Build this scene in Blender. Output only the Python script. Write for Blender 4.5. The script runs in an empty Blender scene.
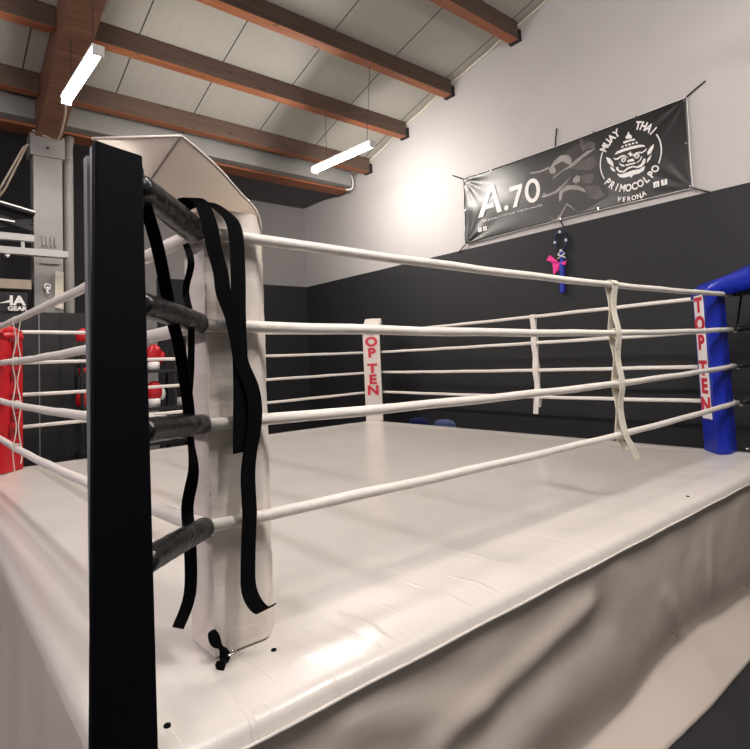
import bpy, math, random
from mathutils import Vector, Matrix
from mathutils import noise as mn
C = bpy.context.scene.collection
SC = bpy.context.scene
random.seed(7)
FZ = 0.95            # canvas height
WX = 6.3             # right wall
WY = 9.65            # back wall

# ------------------------------------------------------------------ materials
def mat(name, col, rough=.6, metal=0, noise=None, bump=None, spec=.5, coat=0):
    m = bpy.data.materials.new(name); m.use_nodes = True
    nt = m.node_tree; b = nt.nodes['Principled BSDF']
    b.inputs['Base Color'].default_value = (*col, 1)
    b.inputs['Roughness'].default_value = rough
    b.inputs['Metallic'].default_value = metal
    b.inputs['Specular IOR Level'].default_value = spec
    b.inputs['Coat Weight'].default_value = coat
    tc = nt.nodes.new('ShaderNodeTexCoord')
    if noise:
        sc, amt = noise
        n = nt.nodes.new('ShaderNodeTexNoise'); n.inputs['Scale'].default_value = sc; n.inputs['Detail'].default_value = 6
        nt.links.new(tc.outputs['Object'], n.inputs['Vector'])
        r = nt.nodes.new('ShaderNodeMix'); r.data_type = 'RGBA'
        r.inputs['A'].default_value = (*[c * (1 - amt) for c in col], 1)
        r.inputs['B'].default_value = (*[min(1, c * (1 + amt)) for c in col], 1)
        nt.links.new(n.outputs['Fac'], r.inputs['Factor'])
        nt.links.new(r.outputs['Result'], b.inputs['Base Color'])
    if bump:
        sc, st = bump[:2]
        n2 = nt.nodes.new('ShaderNodeTexNoise'); n2.inputs['Scale'].default_value = sc; n2.inputs['Detail'].default_value = 4
        mp = nt.nodes.new('ShaderNodeMapping')
        if len(bump) > 2: mp.inputs['Scale'].default_value = bump[2]
        nt.links.new(tc.outputs['Object'], mp.inputs['Vector'])
        nt.links.new(mp.outputs['Vector'], n2.inputs['Vector'])
        bp = nt.nodes.new('ShaderNodeBump'); bp.inputs['Strength'].default_value = st; bp.inputs['Distance'].default_value = .02
        nt.links.new(n2.outputs['Fac'], bp.inputs['Height']); nt.links.new(bp.outputs['Normal'], b.inputs['Normal'])
    return m

M = {}
M['vinyl'] = mat('cream vinyl', (.66, .60, .55), .36, noise=(5, .05), bump=(3, .5, (1.6, 1.6, 4.2)))
M['vinylthin'] = mat('thin cream vinyl', (.70, .63, .56), .4, noise=(5, .05), bump=(9, .35))
_nt = M['vinylthin'].node_tree; _tr = _nt.nodes.new('ShaderNodeBsdfTranslucent'); _tr.inputs['Color'].default_value = (.72, .61, .50, 1)
_mx = _nt.nodes.new('ShaderNodeMixShader'); _mx.inputs[0].default_value = .26
_nt.links.new(_nt.nodes['Principled BSDF'].outputs[0], _mx.inputs[1]); _nt.links.new(_tr.outputs[0], _mx.inputs[2]); _nt.links.new(_mx.outputs[0], _nt.nodes['Material Output'].inputs[0])
M['railgrey'] = mat('pale grey painted rail', (.40, .40, .385), .5)
M['rope'] = mat('white rope cover', (.73, .685, .635), .42, noise=(12, .06), bump=(30, .2))
M['ropefar'] = M['rope']
M['tie'] = mat('cream webbing', (.72, .67, .57), .7, noise=(40, .12), bump=(60, .4))
M['skirt'] = mat('cream tarpaulin', (.61, .535, .47), .5, noise=(2.2, .07), bump=(3.5, .5))
M['black'] = mat('black velvet webbing', (.0035, .0035, .004), .95, noise=(40, .3), spec=.06)
M['postblack'] = mat('black vinyl sleeve', (.0014, .0018, .0034), .7, noise=(6, .3), spec=.08)
M['steel'] = mat('grey painted steel', (.22, .225, .235), .45, .2, noise=(6, .2))
M['steelc'] = mat('light grey painted steel', (.29, .285, .275), .5, .1, noise=(3, .12))
M['chrome'] = mat('chrome', (.7, .7, .7), .2, 1)
M['foam'] = mat('black rubber sleeve', (.006, .006, .0065), .3, noise=(25, .4), bump=(26, .4))
M['blue'] = mat('blue vinyl', (.006, .018, .30), .32, noise=(5, .12), bump=(8, .5), spec=.45)
M['red'] = mat('red vinyl', (.50, .008, .015), .35, noise=(5, .1), bump=(8, .3))
M['darkred'] = mat('dark red print', (.20, .005, .010), .5)
M['redprint'] = mat('red print', (.55, .015, .04), .5)
M['white'] = mat('white vinyl', (.80, .78, .76), .45)
M['whiteplastic'] = mat('white plastic', (.8, .8, .78), .4)
M['blackmat'] = mat('black padding', (.0115, .012, .0135), .55, noise=(4, .25), bump=(12, .2))
M['floor'] = mat('black rubber mat', (.0115, .0115, .013), .8, noise=(30, .3), bump=(120, .3))
M['banner'] = mat('black banner', (.010, .0096, .010), .34, noise=(3, .15), spec=.6)
M['bwhite'] = mat('white banner print', (.78, .76, .74), .5)
M['bgrey'] = mat('grey banner print', (.27, .25, .24), .5, noise=(9, .6))
M['bgrey2'] = mat('dark grey banner print', (.085, .075, .072), .5, noise=(7, .6))
M['bgrey3'] = mat('charcoal banner print', (.036, .032, .032), .5, noise=(4, .5))
M['pink'] = mat('pink ribbon', (.7, .02, .25), .6)
M['navycord'] = mat('navy cord', (.008, .012, .07), .6)
M['bluecord'] = mat('blue cord', (.01, .03, .35), .6)
M['chairblue'] = mat('blue grey plastic', (.09, .12, .26), .4)
M['chairdark'] = mat('navy plastic', (.012, .02, .09), .4)
M['wirecable'] = mat('cream cable', (.55, .45, .36), .5)
M['cordgrey'] = mat('dark elastic cord', (.04, .035, .03), .8)
M['paper'] = mat('yellowed paper', (.62, .58, .48), .8, noise=(30, .1))
M['dark'] = mat('dark fabric', (.014, .014, .016), .8, noise=(10, .3))
M['greyfab'] = mat('grey fabric', (.30, .31, .32), .7)
M['greypipe'] = mat('grey pipe', (.27, .26, .25), .5, noise=(5, .15))

def wood(name, a, b_):
    m = mat(name, a, .6); nt = m.node_tree; b = nt.nodes['Principled BSDF']
    tc = nt.nodes.new('ShaderNodeTexCoord'); mp = nt.nodes.new('ShaderNodeMapping')
    mp.inputs['Scale'].default_value = (.6, 14, 14)
    n = nt.nodes.new('ShaderNodeTexNoise'); n.inputs['Scale'].default_value = 2; n.inputs['Detail'].default_value = 8
    n.inputs['Distortion'].default_value = .6
    r = nt.nodes.new('ShaderNodeValToRGB'); r.color_ramp.elements[0].color = (*a, 1); r.color_ramp.elements[1].color = (*b_, 1)
    r.color_ramp.elements[0].position = .3; r.color_ramp.elements[1].position = .7
    nt.links.new(tc.outputs['Object'], mp.inputs['Vector']); nt.links.new(mp.outputs['Vector'], n.inputs['Vector'])
    nt.links.new(n.outputs['Fac'], r.inputs['Fac'])
    # small knots
    v = nt.nodes.new('ShaderNodeTexVoronoi'); v.inputs['Scale'].default_value = 2.3
    mp2 = nt.nodes.new('ShaderNodeMapping'); mp2.inputs['Scale'].default_value = (1, 4, 4)
    nt.links.new(tc.outputs['Object'], mp2.inputs['Vector']); nt.links.new(mp2.outputs['Vector'], v.inputs['Vector'])
    lt = nt.nodes.new('ShaderNodeMath'); lt.operation = 'LESS_THAN'; lt.inputs[1].default_value = .10
    nt.links.new(v.outputs['Distance'], lt.inputs[0])
    mx = nt.nodes.new('ShaderNodeMix'); mx.data_type = 'RGBA'; mx.inputs['B'].default_value = (.03, .012, .006, 1)
    nt.links.new(lt.outputs[0], mx.inputs['Factor']); nt.links.new(r.outputs['Color'], mx.inputs['A'])
    nt.links.new(mx.outputs['Result'], b.inputs['Base Color'])
    return m
M['wood'] = wood('red brown timber', (.20, .062, .024), (.36, .13, .055))
M['woodside'] = wood('dark brown timber', (.075, .046, .034), (.12, .075, .055))  # darker, greyer brown for the side faces of the roof beams
M['woodraft'] = wood('brown laminated timber', (.13, .055, .03), (.22, .105, .06))

def emit(name, col, s):
    m = bpy.data.materials.new(name); m.use_nodes = True
    nt = m.node_tree; nt.nodes.clear()
    e = nt.nodes.new('ShaderNodeEmission'); e.inputs['Color'].default_value = (*col, 1); e.inputs['Strength'].default_value = s
    o = nt.nodes.new('ShaderNodeOutputMaterial'); nt.links.new(e.outputs[0], o.inputs[0])
    return m
M['tube'] = emit('warm white tube', (1, .93, .86), 150)
M['tubefill'] = emit('bright warm white fill tube', (1, .93, .87), 215)  # for the added lamps out of view near the camera
M['tubefillpink'] = emit('pinkish white fill tube', (1, .89, .93), 185)  # for the added lamps out of view on the left

# wall: black paint to a height, off white above
def wallmat(name, axis_x_black=None):
    m = mat(name, (.6, .57, .55), .75); nt = m.node_tree; b = nt.nodes['Principled BSDF']
    g = nt.nodes.new('ShaderNodeNewGeometry'); s = nt.nodes.new('ShaderNodeSeparateXYZ')
    nt.links.new(g.outputs['Position'], s.inputs[0])
    lt = nt.nodes.new('ShaderNodeMath'); lt.operation = 'LESS_THAN'; lt.inputs[1].default_value = 3.435
    nt.links.new(s.outputs['Z'], lt.inputs[0]); fac = lt.outputs[0]
    if axis_x_black:
        lo, hi = axis_x_black
        gt = nt.nodes.new('ShaderNodeMath'); gt.operation = 'GREATER_THAN'; gt.inputs[1].default_value = hi
        nt.links.new(s.outputs['X'], gt.inputs[0])
        mu = nt.nodes.new('ShaderNodeMath'); mu.operation = 'MULTIPLY'
        nt.links.new(fac, mu.inputs[0]); nt.links.new(gt.outputs[0], mu.inputs[1])
        l2 = nt.nodes.new('ShaderNodeMath'); l2.operation = 'LESS_THAN'; l2.inputs[1].default_value = lo
        nt.links.new(s.outputs['X'], l2.inputs[0])
        mxm = nt.nodes.new('ShaderNodeMath'); mxm.operation = 'MAXIMUM'
        nt.links.new(mu.outputs[0], mxm.inputs[0]); nt.links.new(l2.outputs[0], mxm.inputs[1]); fac = mxm.outputs[0]
    n = nt.nodes.new('ShaderNodeTexNoise'); n.inputs['Scale'].default_value = 1.3; n.inputs['Detail'].default_value = 5
    nt.links.new(g.outputs['Position'], n.inputs['Vector'])
    r = nt.nodes.new('ShaderNodeMix'); r.data_type = 'RGBA'; r.inputs['A'].default_value = (.40, .38, .376, 1); r.inputs['B'].default_value = (.48, .455, .447, 1)
    nt.links.new(n.outputs['Fac'], r.inputs['Factor'])
    mx = nt.nodes.new('ShaderNodeMix'); mx.data_type = 'RGBA'; mx.inputs['B'].default_value = (.0125, .0123, .0148, 1)
    nt.links.new(fac, mx.inputs['Factor']); nt.links.new(r.outputs['Result'], mx.inputs['A'])
    nt.links.new(mx.outputs['Result'], b.inputs['Base Color'])
    n2 = nt.nodes.new('ShaderNodeTexNoise'); n2.inputs['Scale'].default_value = 3; n2.inputs['Detail'].default_value = 8
    nt.links.new(g.outputs['Position'], n2.inputs['Vector'])
    bp = nt.nodes.new('ShaderNodeBump'); bp.inputs['Strength'].default_value = .25; bp.inputs['Distance'].default_value = .02
    nt.links.new(n2.outputs['Fac'], bp.inputs['Height']); nt.links.new(bp.outputs['Normal'], b.inputs['Normal'])
    return m
M['wall'] = wallmat('painted wall')
M['wallback'] = wallmat('painted back wall', (2.35, 3.24))  # left end coloured black to full height, standing in for an unlit area
for n_ in M['wallback'].node_tree.nodes:      # this wall gets a darker grey above the black
    if n_.type == 'MIX' and abs(n_.inputs['A'].default_value[0] - .40) < .01: n_.inputs['A'].default_value = (.26, .245, .24, 1); n_.inputs['B'].default_value = (.31, .295, .29, 1)


def ceilmat():
    m = mat('white roof panel', (.5, .5, .45), .6); nt = m.node_tree; b = nt.nodes['Principled BSDF']
    g = nt.nodes.new('ShaderNodeNewGeometry'); s = nt.nodes.new('ShaderNodeSeparateXYZ')
    nt.links.new(g.outputs['Position'], s.inputs[0])
    def band(period, off, w):
        a = nt.nodes.new('ShaderNodeMath'); a.operation = 'SUBTRACT'; a.inputs[1].default_value = off
        nt.links.new(s.outputs['X'], a.inputs[0])
        d = nt.nodes.new('ShaderNodeMath'); d.operation = 'DIVIDE'; d.inputs[1].default_value = period; nt.links.new(a.outputs[0], d.inputs[0])
        f = nt.nodes.new('ShaderNodeMath'); f.operation = 'FRACT'; nt.links.new(d.outputs[0], f.inputs[0])
        l = nt.nodes.new('ShaderNodeMath'); l.operation = 'LESS_THAN'; l.inputs[1].default_value = w / period; nt.links.new(f.outputs[0], l.inputs[0])
        return l.outputs[0]
    big = band(1.03, .99, .016); fine = band(.147, .05, .006)
    n = nt.nodes.new('ShaderNodeTexNoise'); n.inputs['Scale'].default_value = .8
    nt.links.new(g.outputs['Position'], n.inputs['Vector'])
    base = nt.nodes.new('ShaderNodeMix'); base.data_type = 'RGBA'
    base.inputs['A'].default_value = (.335, .325, .285, 1); base.inputs['B'].default_value = (.40, .385, .34, 1)
    nt.links.new(n.outputs['Fac'], base.inputs['Factor'])
    fm = nt.nodes.new('ShaderNodeMix'); fm.data_type = 'RGBA'; fm.inputs['B'].default_value = (.315, .305, .27, 1)
    nt.links.new(fine, fm.inputs['Factor']); nt.links.new(base.outputs['Result'], fm.inputs['A'])
    bm_ = nt.nodes.new('ShaderNodeMix'); bm_.data_type = 'RGBA'; bm_.inputs['B'].default_value = (.035, .03, .028, 1)
    nt.links.new(big, bm_.inputs['Factor']); nt.links.new(fm.outputs['Result'], bm_.inputs['A'])
    nt.links.new(bm_.outputs['Result'], b.inputs['Base Color'])
    return m
M['ceil'] = ceilmat()

def canvasmat():
    m = mat('cream ring canvas', (.66, .61, .555), .27, coat=.15); nt = m.node_tree; b = nt.nodes['Principled BSDF']
    tc = nt.nodes.new('ShaderNodeTexCoord')
    # fine creases running in from the edges
    mp = nt.nodes.new('ShaderNodeMapping'); mp.inputs['Rotation'].default_value = (0, 0, .32); mp.inputs['Scale'].default_value = (26, 2.4, 1)
    n = nt.nodes.new('ShaderNodeTexNoise'); n.inputs['Scale'].default_value = 1; n.inputs['Detail'].default_value = 2; n.inputs['Distortion'].default_value = .3
    nt.links.new(tc.outputs['Object'], mp.inputs['Vector']); nt.links.new(mp.outputs['Vector'], n.inputs['Vector'])
    rp = nt.nodes.new('ShaderNodeValToRGB'); rp.color_ramp.elements[0].position = .60; rp.color_ramp.elements[1].position = .74
    nt.links.new(n.outputs['Fac'], rp.inputs['Fac'])
    s = nt.nodes.new('ShaderNodeSeparateXYZ'); nt.links.new(tc.outputs['Object'], s.inputs[0])
    mr = nt.nodes.new('ShaderNodeMapRange'); mr.inputs['From Min'].default_value = 1.95; mr.inputs['From Max'].default_value = 1.45
    nt.links.new(s.outputs['Y'], mr.inputs['Value'])
    mu = nt.nodes.new('ShaderNodeMath'); mu.operation = 'MULTIPLY'
    nt.links.new(rp.outputs['Color'], mu.inputs[0]); nt.links.new(mr.outputs['Result'], mu.inputs[1])
    n2 = nt.nodes.new('ShaderNodeTexNoise'); n2.inputs['Scale'].default_value = 2.2; n2.inputs['Detail'].default_value = 3
    nt.links.new(tc.outputs['Object'], n2.inputs['Vector'])
    ad = nt.nodes.new('ShaderNodeMath'); ad.operation = 'MULTIPLY_ADD'; ad.inputs[1].default_value = .8
    nt.links.new(n2.outputs['Fac'], ad.inputs[0]); nt.links.new(mu.outputs[0], ad.inputs[2])
    bp = nt.nodes.new('ShaderNodeBump'); bp.inputs['Strength'].default_value = .4; bp.inputs['Distance'].default_value = .010
    nt.links.new(ad.outputs[0], bp.inputs['Height']); nt.links.new(bp.outputs['Normal'], b.inputs['Normal'])
    # slight soiling
    n3 = nt.nodes.new('ShaderNodeTexNoise'); n3.inputs['Scale'].default_value = 1.4; n3.inputs['Detail'].default_value = 6
    nt.links.new(tc.outputs['Object'], n3.inputs['Vector'])
    cm = nt.nodes.new('ShaderNodeMix'); cm.data_type = 'RGBA'; cm.inputs['A'].default_value = (.62, .58, .535, 1); cm.inputs['B'].default_value = (.71, .67, .62, 1)
    nt.links.new(n3.outputs['Fac'], cm.inputs['Factor']); nt.links.new(cm.outputs['Result'], b.inputs['Base Color'])
    return m
M['canvas'] = canvasmat()

# ------------------------------------------------------------------ builders
def wloc(p):
    v = Vector((0, 0, 0))
    while p: v += Vector(p.location); p = p.parent
    return v
class MB:
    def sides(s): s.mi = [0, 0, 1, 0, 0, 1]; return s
    def __init__(s): s.v = []; s.f = []; s.mi = []
    def add(s, vs, fs, mi=0):
        o = len(s.v); s.v += [tuple(p) for p in vs]; s.f += [tuple(i + o for i in f) for f in fs]; s.mi += [mi] * len(fs); return s
    def box(s, a, b, mi=0):
        x0, y0, z0 = a; x1, y1, z1 = b
        return s.add([(x0, y0, z0), (x1, y0, z0), (x1, y1, z0), (x0, y1, z0), (x0, y0, z1), (x1, y0, z1), (x1, y1, z1), (x0, y1, z1)],
                     [(0, 3, 2, 1), (4, 5, 6, 7), (0, 1, 5, 4), (1, 2, 6, 5), (2, 3, 7, 6), (3, 0, 4, 7)], mi)
    def obox(s, c, ax, ay, az, mi=0):       # centre and three half vectors
        c = Vector(c); ax = Vector(ax); ay = Vector(ay); az = Vector(az)
        vs = [c + i * ax + j * ay + k * az for k in (-1, 1) for i, j in ((-1, -1), (1, -1), (1, 1), (-1, 1))]
        return s.add(vs, [(0, 3, 2, 1), (4, 5, 6, 7), (0, 1, 5, 4), (1, 2, 6, 5), (2, 3, 7, 6), (3, 0, 4, 7)], mi)
    def prism(s, poly, z0, z1, mi=0):
        n = len(poly)
        vs = [(x, y, z0) for x, y in poly] + [(x, y, z1) for x, y in poly]
        fs = [tuple(range(n - 1, -1, -1)), tuple(range(n, 2 * n))] + [(i, (i + 1) % n, n + (i + 1) % n, n + i) for i in range(n)]
        return s.add(vs, fs, mi)
    def tube(s, pts, r, n=10, closed=False, mi=0):
        pts = [Vector(p) for p in pts]; k = len(pts); rs = r if isinstance(r, (list, tuple)) else [r] * k
        vs = []; up = None
        for i, p in enumerate(pts):
            a = pts[(i - 1) % k] if (i > 0 or closed) else p; b = pts[(i + 1) % k] if (i < k - 1 or closed) else p
            t = (b - a).normalized()
            if up is None:
                up = Vector((0, 0, 1)) if abs(t.z) < .9 else Vector((1, 0, 0))
            u = (up - t * up.dot(t)).normalized(); w = t.cross(u); up = u
            vs += [p + rs[i] * (math.cos(2 * math.pi * j / n) * u + math.sin(2 * math.pi * j / n) * w) for j in range(n)]
        fs = []
        for i in range(k if closed else k - 1):
            i2 = (i + 1) % k
            for j in range(n):
                fs.append((i * n + j, i * n + (j + 1) % n, i2 * n + (j + 1) % n, i2 * n + j))
        if not closed: fs += [tuple(range(n - 1, -1, -1)), tuple(range((k - 1) * n, k * n))]
        return s.add(vs, fs, mi)
    def ribbon(s, pts, wid, th=.003, mi=0):  # pts: (point, width direction) ; solid strap
        vs = []; k = len(pts)
        for i, (p, w) in enumerate(pts):
            p = Vector(p); w = Vector(w).normalized() * wid / 2
            a = Vector(pts[max(0, i - 1)][0]); b = Vector(pts[min(k - 1, i + 1)][0]); t = (b - a).normalized()
            n = t.cross(w).normalized() * th / 2
            vs += [p - w - n, p + w - n, p + w + n, p - w + n]
        fs = [(3, 2, 1, 0), tuple(range(4 * k - 4, 4 * k))]
        for i in range(k - 1):
            for j in range(4):
                fs.append((4 * i + j, 4 * i + (j + 1) % 4, 4 * i + 4 + (j + 1) % 4, 4 * i + 4 + j))
        return s.add(vs, fs, mi)
    def grid(s, rows, mi=0):
        n = len(rows[0]); vs = [p for r in rows for p in r]; fs = []
        for i in range(len(rows) - 1):
            for j in range(n - 1): fs.append((i * n + j, i * n + j + 1, (i + 1) * n + j + 1, (i + 1) * n + j))
        return s.add(vs, fs, mi)
    def sphere(s, c, r, n=10, m_=7, sc=(1, 1, 1), mi=0, rot=None):
        vs = []; fs = []
        for i in range(m_ + 1):
            ph = math.pi * i / m_
            for j in range(n):
                a = 2 * math.pi * j / n
                q = Vector((r * sc[0] * math.sin(ph) * math.cos(a), r * sc[1] * math.sin(ph) * math.sin(a), r * sc[2] * math.cos(ph)))
                if rot: q = rot @ q
                vs.append(Vector(c) + q)
        for i in range(m_):
            for j in range(n): fs.append((i * n + j, (i + 1) * n + j, (i + 1) * n + (j + 1) % n, i * n + (j + 1) % n))
        return s.add(vs, fs, mi)
    def build(s, name, mats, parent=None, smooth=False, bevel=0, solid=0, subsurf=0, origin=None):
        me = bpy.data.meshes.new(name)
        o_ = Vector(origin) if origin else Vector((0, 0, 0))
        me.from_pydata([tuple(Vector(p) - o_) for p in s.v], [], s.f)
        me.validate()
        for m in (mats if isinstance(mats, (list, tuple)) else [mats]): me.materials.append(m)
        if len(s.mi) == len(me.polygons):
            for p, i in zip(me.polygons, s.mi): p.material_index = i
        if smooth:
            for p in me.polygons: p.use_smooth = True
        import bmesh
        bm = bmesh.new(); bm.from_mesh(me); bmesh.ops.remove_doubles(bm, verts=bm.verts, dist=1e-5)
        bmesh.ops.recalc_face_normals(bm, faces=bm.faces); bm.to_mesh(me); bm.free()
        o = bpy.data.objects.new(name, me); C.objects.link(o); o.location = o_
        if parent: o.parent = parent; o.location = o_ - wloc(parent)
        if solid:
            md = o.modifiers.new('thick', 'SOLIDIFY'); md.thickness = solid; md.offset = 0
        if bevel:
            md = o.modifiers.new('bevel', 'BEVEL'); md.width = bevel; md.segments = 3; md.limit_method = 'ANGLE'; md.angle_limit = .5
        if subsurf:
            md = o.modifiers.new('sub', 'SUBSURF'); md.levels = subsurf; md.render_levels = subsurf
        return o

def empty(name, loc=(0, 0, 0)):
    o = bpy.data.objects.new(name, None); C.objects.link(o); o.location = loc; o.empty_display_size = .1; return o
def tag(o, label, cat, group=None, kind=None):
    o['label'] = label; o['category'] = cat
    if group: o['group'] = group
    if kind: o['kind'] = kind
    return o
def struct(o, label=None, cat=None):
    o['kind'] = 'structure'
    if label: o['label'] = label
    if cat: o['category'] = cat
    return o
def text(name, s, size, m, parent, origin, right, up, extrude=.001, bold=0, align='CENTER', sx=1.0, rot=0):
    cu = bpy.data.curves.new(name, 'FONT'); cu.body = s; cu.size = size; cu.extrude = extrude; cu.offset = bold
    cu.align_x = align; cu.align_y = 'CENTER'; cu.resolution_u = 3
    t = bpy.data.objects.new('tmp_text', cu); C.objects.link(t)
    dg = bpy.context.evaluated_depsgraph_get(); dg.update()
    me = bpy.data.meshes.new_from_object(t.evaluated_get(dg)); bpy.data.objects.remove(t)
    right = Vector(right).normalized(); up = Vector(up).normalized(); up = (up - right * up.dot(right)).normalized()
    r2 = right * math.cos(rot) + up * math.sin(rot); u2 = -right * math.sin(rot) + up * math.cos(rot)
    n = r2.cross(u2)
    me.transform(Matrix.Diagonal((sx, 1, 1, 1)))
    mt = Matrix((r2, u2, n)).transposed().to_4x4(); mt.translation = Vector(origin) - wloc(parent)
    me.transform(mt); me.materials.clear(); me.materials.append(m)
    o = bpy.data.objects.new(name, me); C.objects.link(o)
    if parent: o.parent = parent
    return o
def lerp(a, b, t): return tuple(a[i] + (b[i] - a[i]) * t for i in range(3))
def catmull(P, sub=6):
    P = [Vector(p) for p in P]; out = []
    for i in range(len(P) - 1):
        p0 = P[max(0, i - 1)]; p1 = P[i]; p2 = P[i + 1]; p3 = P[min(len(P) - 1, i + 2)]
        for k in range(sub):
            t = k / sub
            out.append(.5 * ((2 * p1) + (p2 - p0) * t + (2 * p0 - 5 * p1 + 4 * p2 - p3) * t * t + (3 * p1 - p0 - 3 * p2 + p3) * t ** 3))
    out.append(P[-1]); return out

# ------------------------------------------------------------------ room shell
roof = [(-5, 8.6), (3.1, 6.60), (4.34, 6.28), (5.56, 6.00), (6.58, 5.71), (7.55, 5.40), (7.98, 5.27)]
def roofz(y):
    for (a, za), (b, zb) in zip(roof, roof[1:]):
        if a <= y <= b: return za + (zb - za) * (y - a) / (b - a)
    return roof[-1][1]
struct(MB().box((-6, -5, -.1), (WX + .2, WY + .2, 0)).build('floor', M['floor']), 'black rubber matted floor around the ring', 'floor')
m_ = MB()
for (a, za), (b, zb) in zip(roof, roof[1:]):
    m_.add([(-6, a, za), (WX, a, za), (WX, b, zb), (-6, b, zb), (-6, a, za + .1), (WX, a, za + .1), (WX, b, zb + .1), (-6, b, zb + .1)],
           [(0, 1, 2, 3), (7, 6, 5, 4), (0, 4, 5, 1), (3, 2, 6, 7), (0, 3, 7, 4), (1, 5, 6, 2)])
struct(m_.build('ceiling', M['ceil']), 'pale sloping roof panels with dark joints', 'ceiling')
struct(MB().box((WX, -5, 0), (WX + .2, WY + .2, 8.8)).build('wall_right', M['wall']), 'wall painted black below and off white above behind the banner', 'wall')
struct(MB().box((-6, WY, 0), (WX, WY + .2, 5.6)).build('wall_back', M['wallback']), 'far back wall, black below and grey above', 'wall')
struct(MB().box((-6.1, -5, 0), (-6, WY + .2, 8.8)).build('wall_left', mat('grey wall', (.32, .31, .33), .8)), 'plain grey wall out at the left side', 'wall')
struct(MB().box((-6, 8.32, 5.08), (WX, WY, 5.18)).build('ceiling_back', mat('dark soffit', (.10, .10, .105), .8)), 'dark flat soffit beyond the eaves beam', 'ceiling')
# pale foam filler along the roof line on the right wall
pts = []
for i in range(60):
    y = -1 + 8.9 * i / 59
    pts.append((WX - .02, y, roofz(y) - .03 + .008 * math.sin(i * 2.1) + .006 * math.sin(i * 5.3)))
struct(MB().tube(pts, .016, 6).build('trim_1', M['paper'], smooth=True), 'pale ragged foam strip where roof panels meet the right wall', 'trim')
# eaves beam and board
eb = struct(MB().box((-6, 7.80, 5.03), (6.12, 7.98, 5.30)).build('trim_2', M['steelc'], bevel=.006), 'light grey eaves beam across the room above the column', 'beam')
struct(MB().box((-6, 8.0, 5.00), (6.2, 8.30, 5.05)).build('trim_3', M['wood']), 'brown timber board along the eaves beam', 'trim')
# downpipe stub at the beam end
MB().tube(catmull([(6.13, 7.86, 5.27), (6.19, 7.86, 5.22), (6.21, 7.86, 5.10), (6.17, 7.86, 5.0), (6.05, 7.86, 4.97)], 5), .018, 8).build('conduit_pipe', M['white'], eb, smooth=True)

# purlins (each one thing)
for i, (yf, zb, lab) in enumerate([(4.34, 6.07, 'reddish timber roof beam, highest, cropped by the top edge of the photo'),
                       (5.56, 5.80, 'reddish timber roof beam, second from the top, above the right hanging lamp cable'),
                       (6.58, 5.51, 'reddish timber roof beam, third from the top, directly above the hanging lamp'),
                       (7.55, 5.20, 'reddish timber roof beam, lowest, just in front of the grey eaves beam')]):
    w = .15; zt = min(roofz(yf - w), roofz(yf)) - .002
    t = empty('roof_beam', (3, yf - w / 2, zb))
    x1 = WX - .06
    MB().add([(1.47, yf - w, zb), (x1, yf - w, zb), (x1, yf, zb), (1.47, yf, zb), (1.47, yf - w, roofz(yf - w) - .003), (x1, yf - w, roofz(yf - w) - .003), (x1, yf, roofz(yf) - .003), (1.47, yf, roofz(yf) - .003)],
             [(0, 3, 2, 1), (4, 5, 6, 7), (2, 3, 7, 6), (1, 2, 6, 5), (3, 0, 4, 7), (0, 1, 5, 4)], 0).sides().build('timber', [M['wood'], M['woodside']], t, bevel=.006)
    # bracket at wall
    MB().box((x1, yf - w - .01, zb - .012), (WX - .001, yf + .01, zb + .14)).build('wall_bracket', M['dark'], t)
    if i >= 2:
        MB().add([(-6, yf - w, zb), (1.17, yf - w, zb), (1.17, yf, zb), (-6, yf, zb), (-6, yf - w, roofz(yf - w) - .003), (1.17, yf - w, roofz(yf - w) - .003), (1.17, yf, roofz(yf) - .003), (-6, yf, roofz(yf) - .003)],
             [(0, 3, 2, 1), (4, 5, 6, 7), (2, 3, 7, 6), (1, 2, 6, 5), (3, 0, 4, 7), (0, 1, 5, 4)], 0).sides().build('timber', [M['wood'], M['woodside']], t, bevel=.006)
    tag(t, lab, 'beam', 'timber roof beams')

# main rafter
def rz(y): return 4.88 + .31 * (7.55 - y)
ys = [2.5, 4.34, 5.56, 6.58, 7.55, 7.78]
m_ = MB(); vs = []
for y in ys: vs += [(1.175, y, rz(y)), (1.465, y, rz(y)), (1.465, y, roofz(y) - .004), (1.175, y, roofz(y) - .004)]
fs = [(0, 1, 2, 3), tuple(range(len(vs) - 1, len(vs) - 5, -1))]
for i in range(len(ys) - 1):
    for j in range(4): fs.append((4 * i + j, 4 * i + 4 + j, 4 * i + 4 + (j + 1) % 4, 4 * i + (j + 1) % 4))
m_.add(vs, fs)
t = empty('roof_rafter', (1.32, 7.6, rz(7.6)))
m_.build('timber', M['woodraft'], t, bevel=.008)
MB().add([(1.24, 2.5, rz(2.5) - .045), (1.40, 2.5, rz(2.5) - .045), (1.40, 5.35, rz(5.35) - .045), (1.24, 5.35, rz(5.35) - .045),
          (1.24, 2.5, rz(2.5) - .002), (1.40, 2.5, rz(2.5) - .002), (1.40, 5.35, rz(5.35) - .002), (1.24, 5.35, rz(5.35) - .002)],
         [(0, 3, 2, 1), (4, 5, 6, 7), (0, 1, 5, 4), (1, 2, 6, 5), (2, 3, 7, 6), (3, 0, 4, 7)]).build('lower_plank', M['wood'], t)
MB().add([(1.47, 5.75 + .13 * math.cos(a * .393), 5.60 + .13 * math.sin(a * .393)) for a in range(16)] + [(1.50, 5.75 + .13 * math.cos(a * .393), 5.60 + .13 * math.sin(a * .393)) for a in range(16)],
         [tuple(range(16)), tuple(range(31, 15, -1))] + [(i, (i + 1) % 16, 16 + (i + 1) % 16, 16 + i) for i in range(16)]).build('steel_plate', M['greypipe'], t)
tag(t, 'broad brown laminated rafter sloping down to the grey column', 'rafter')

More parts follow.
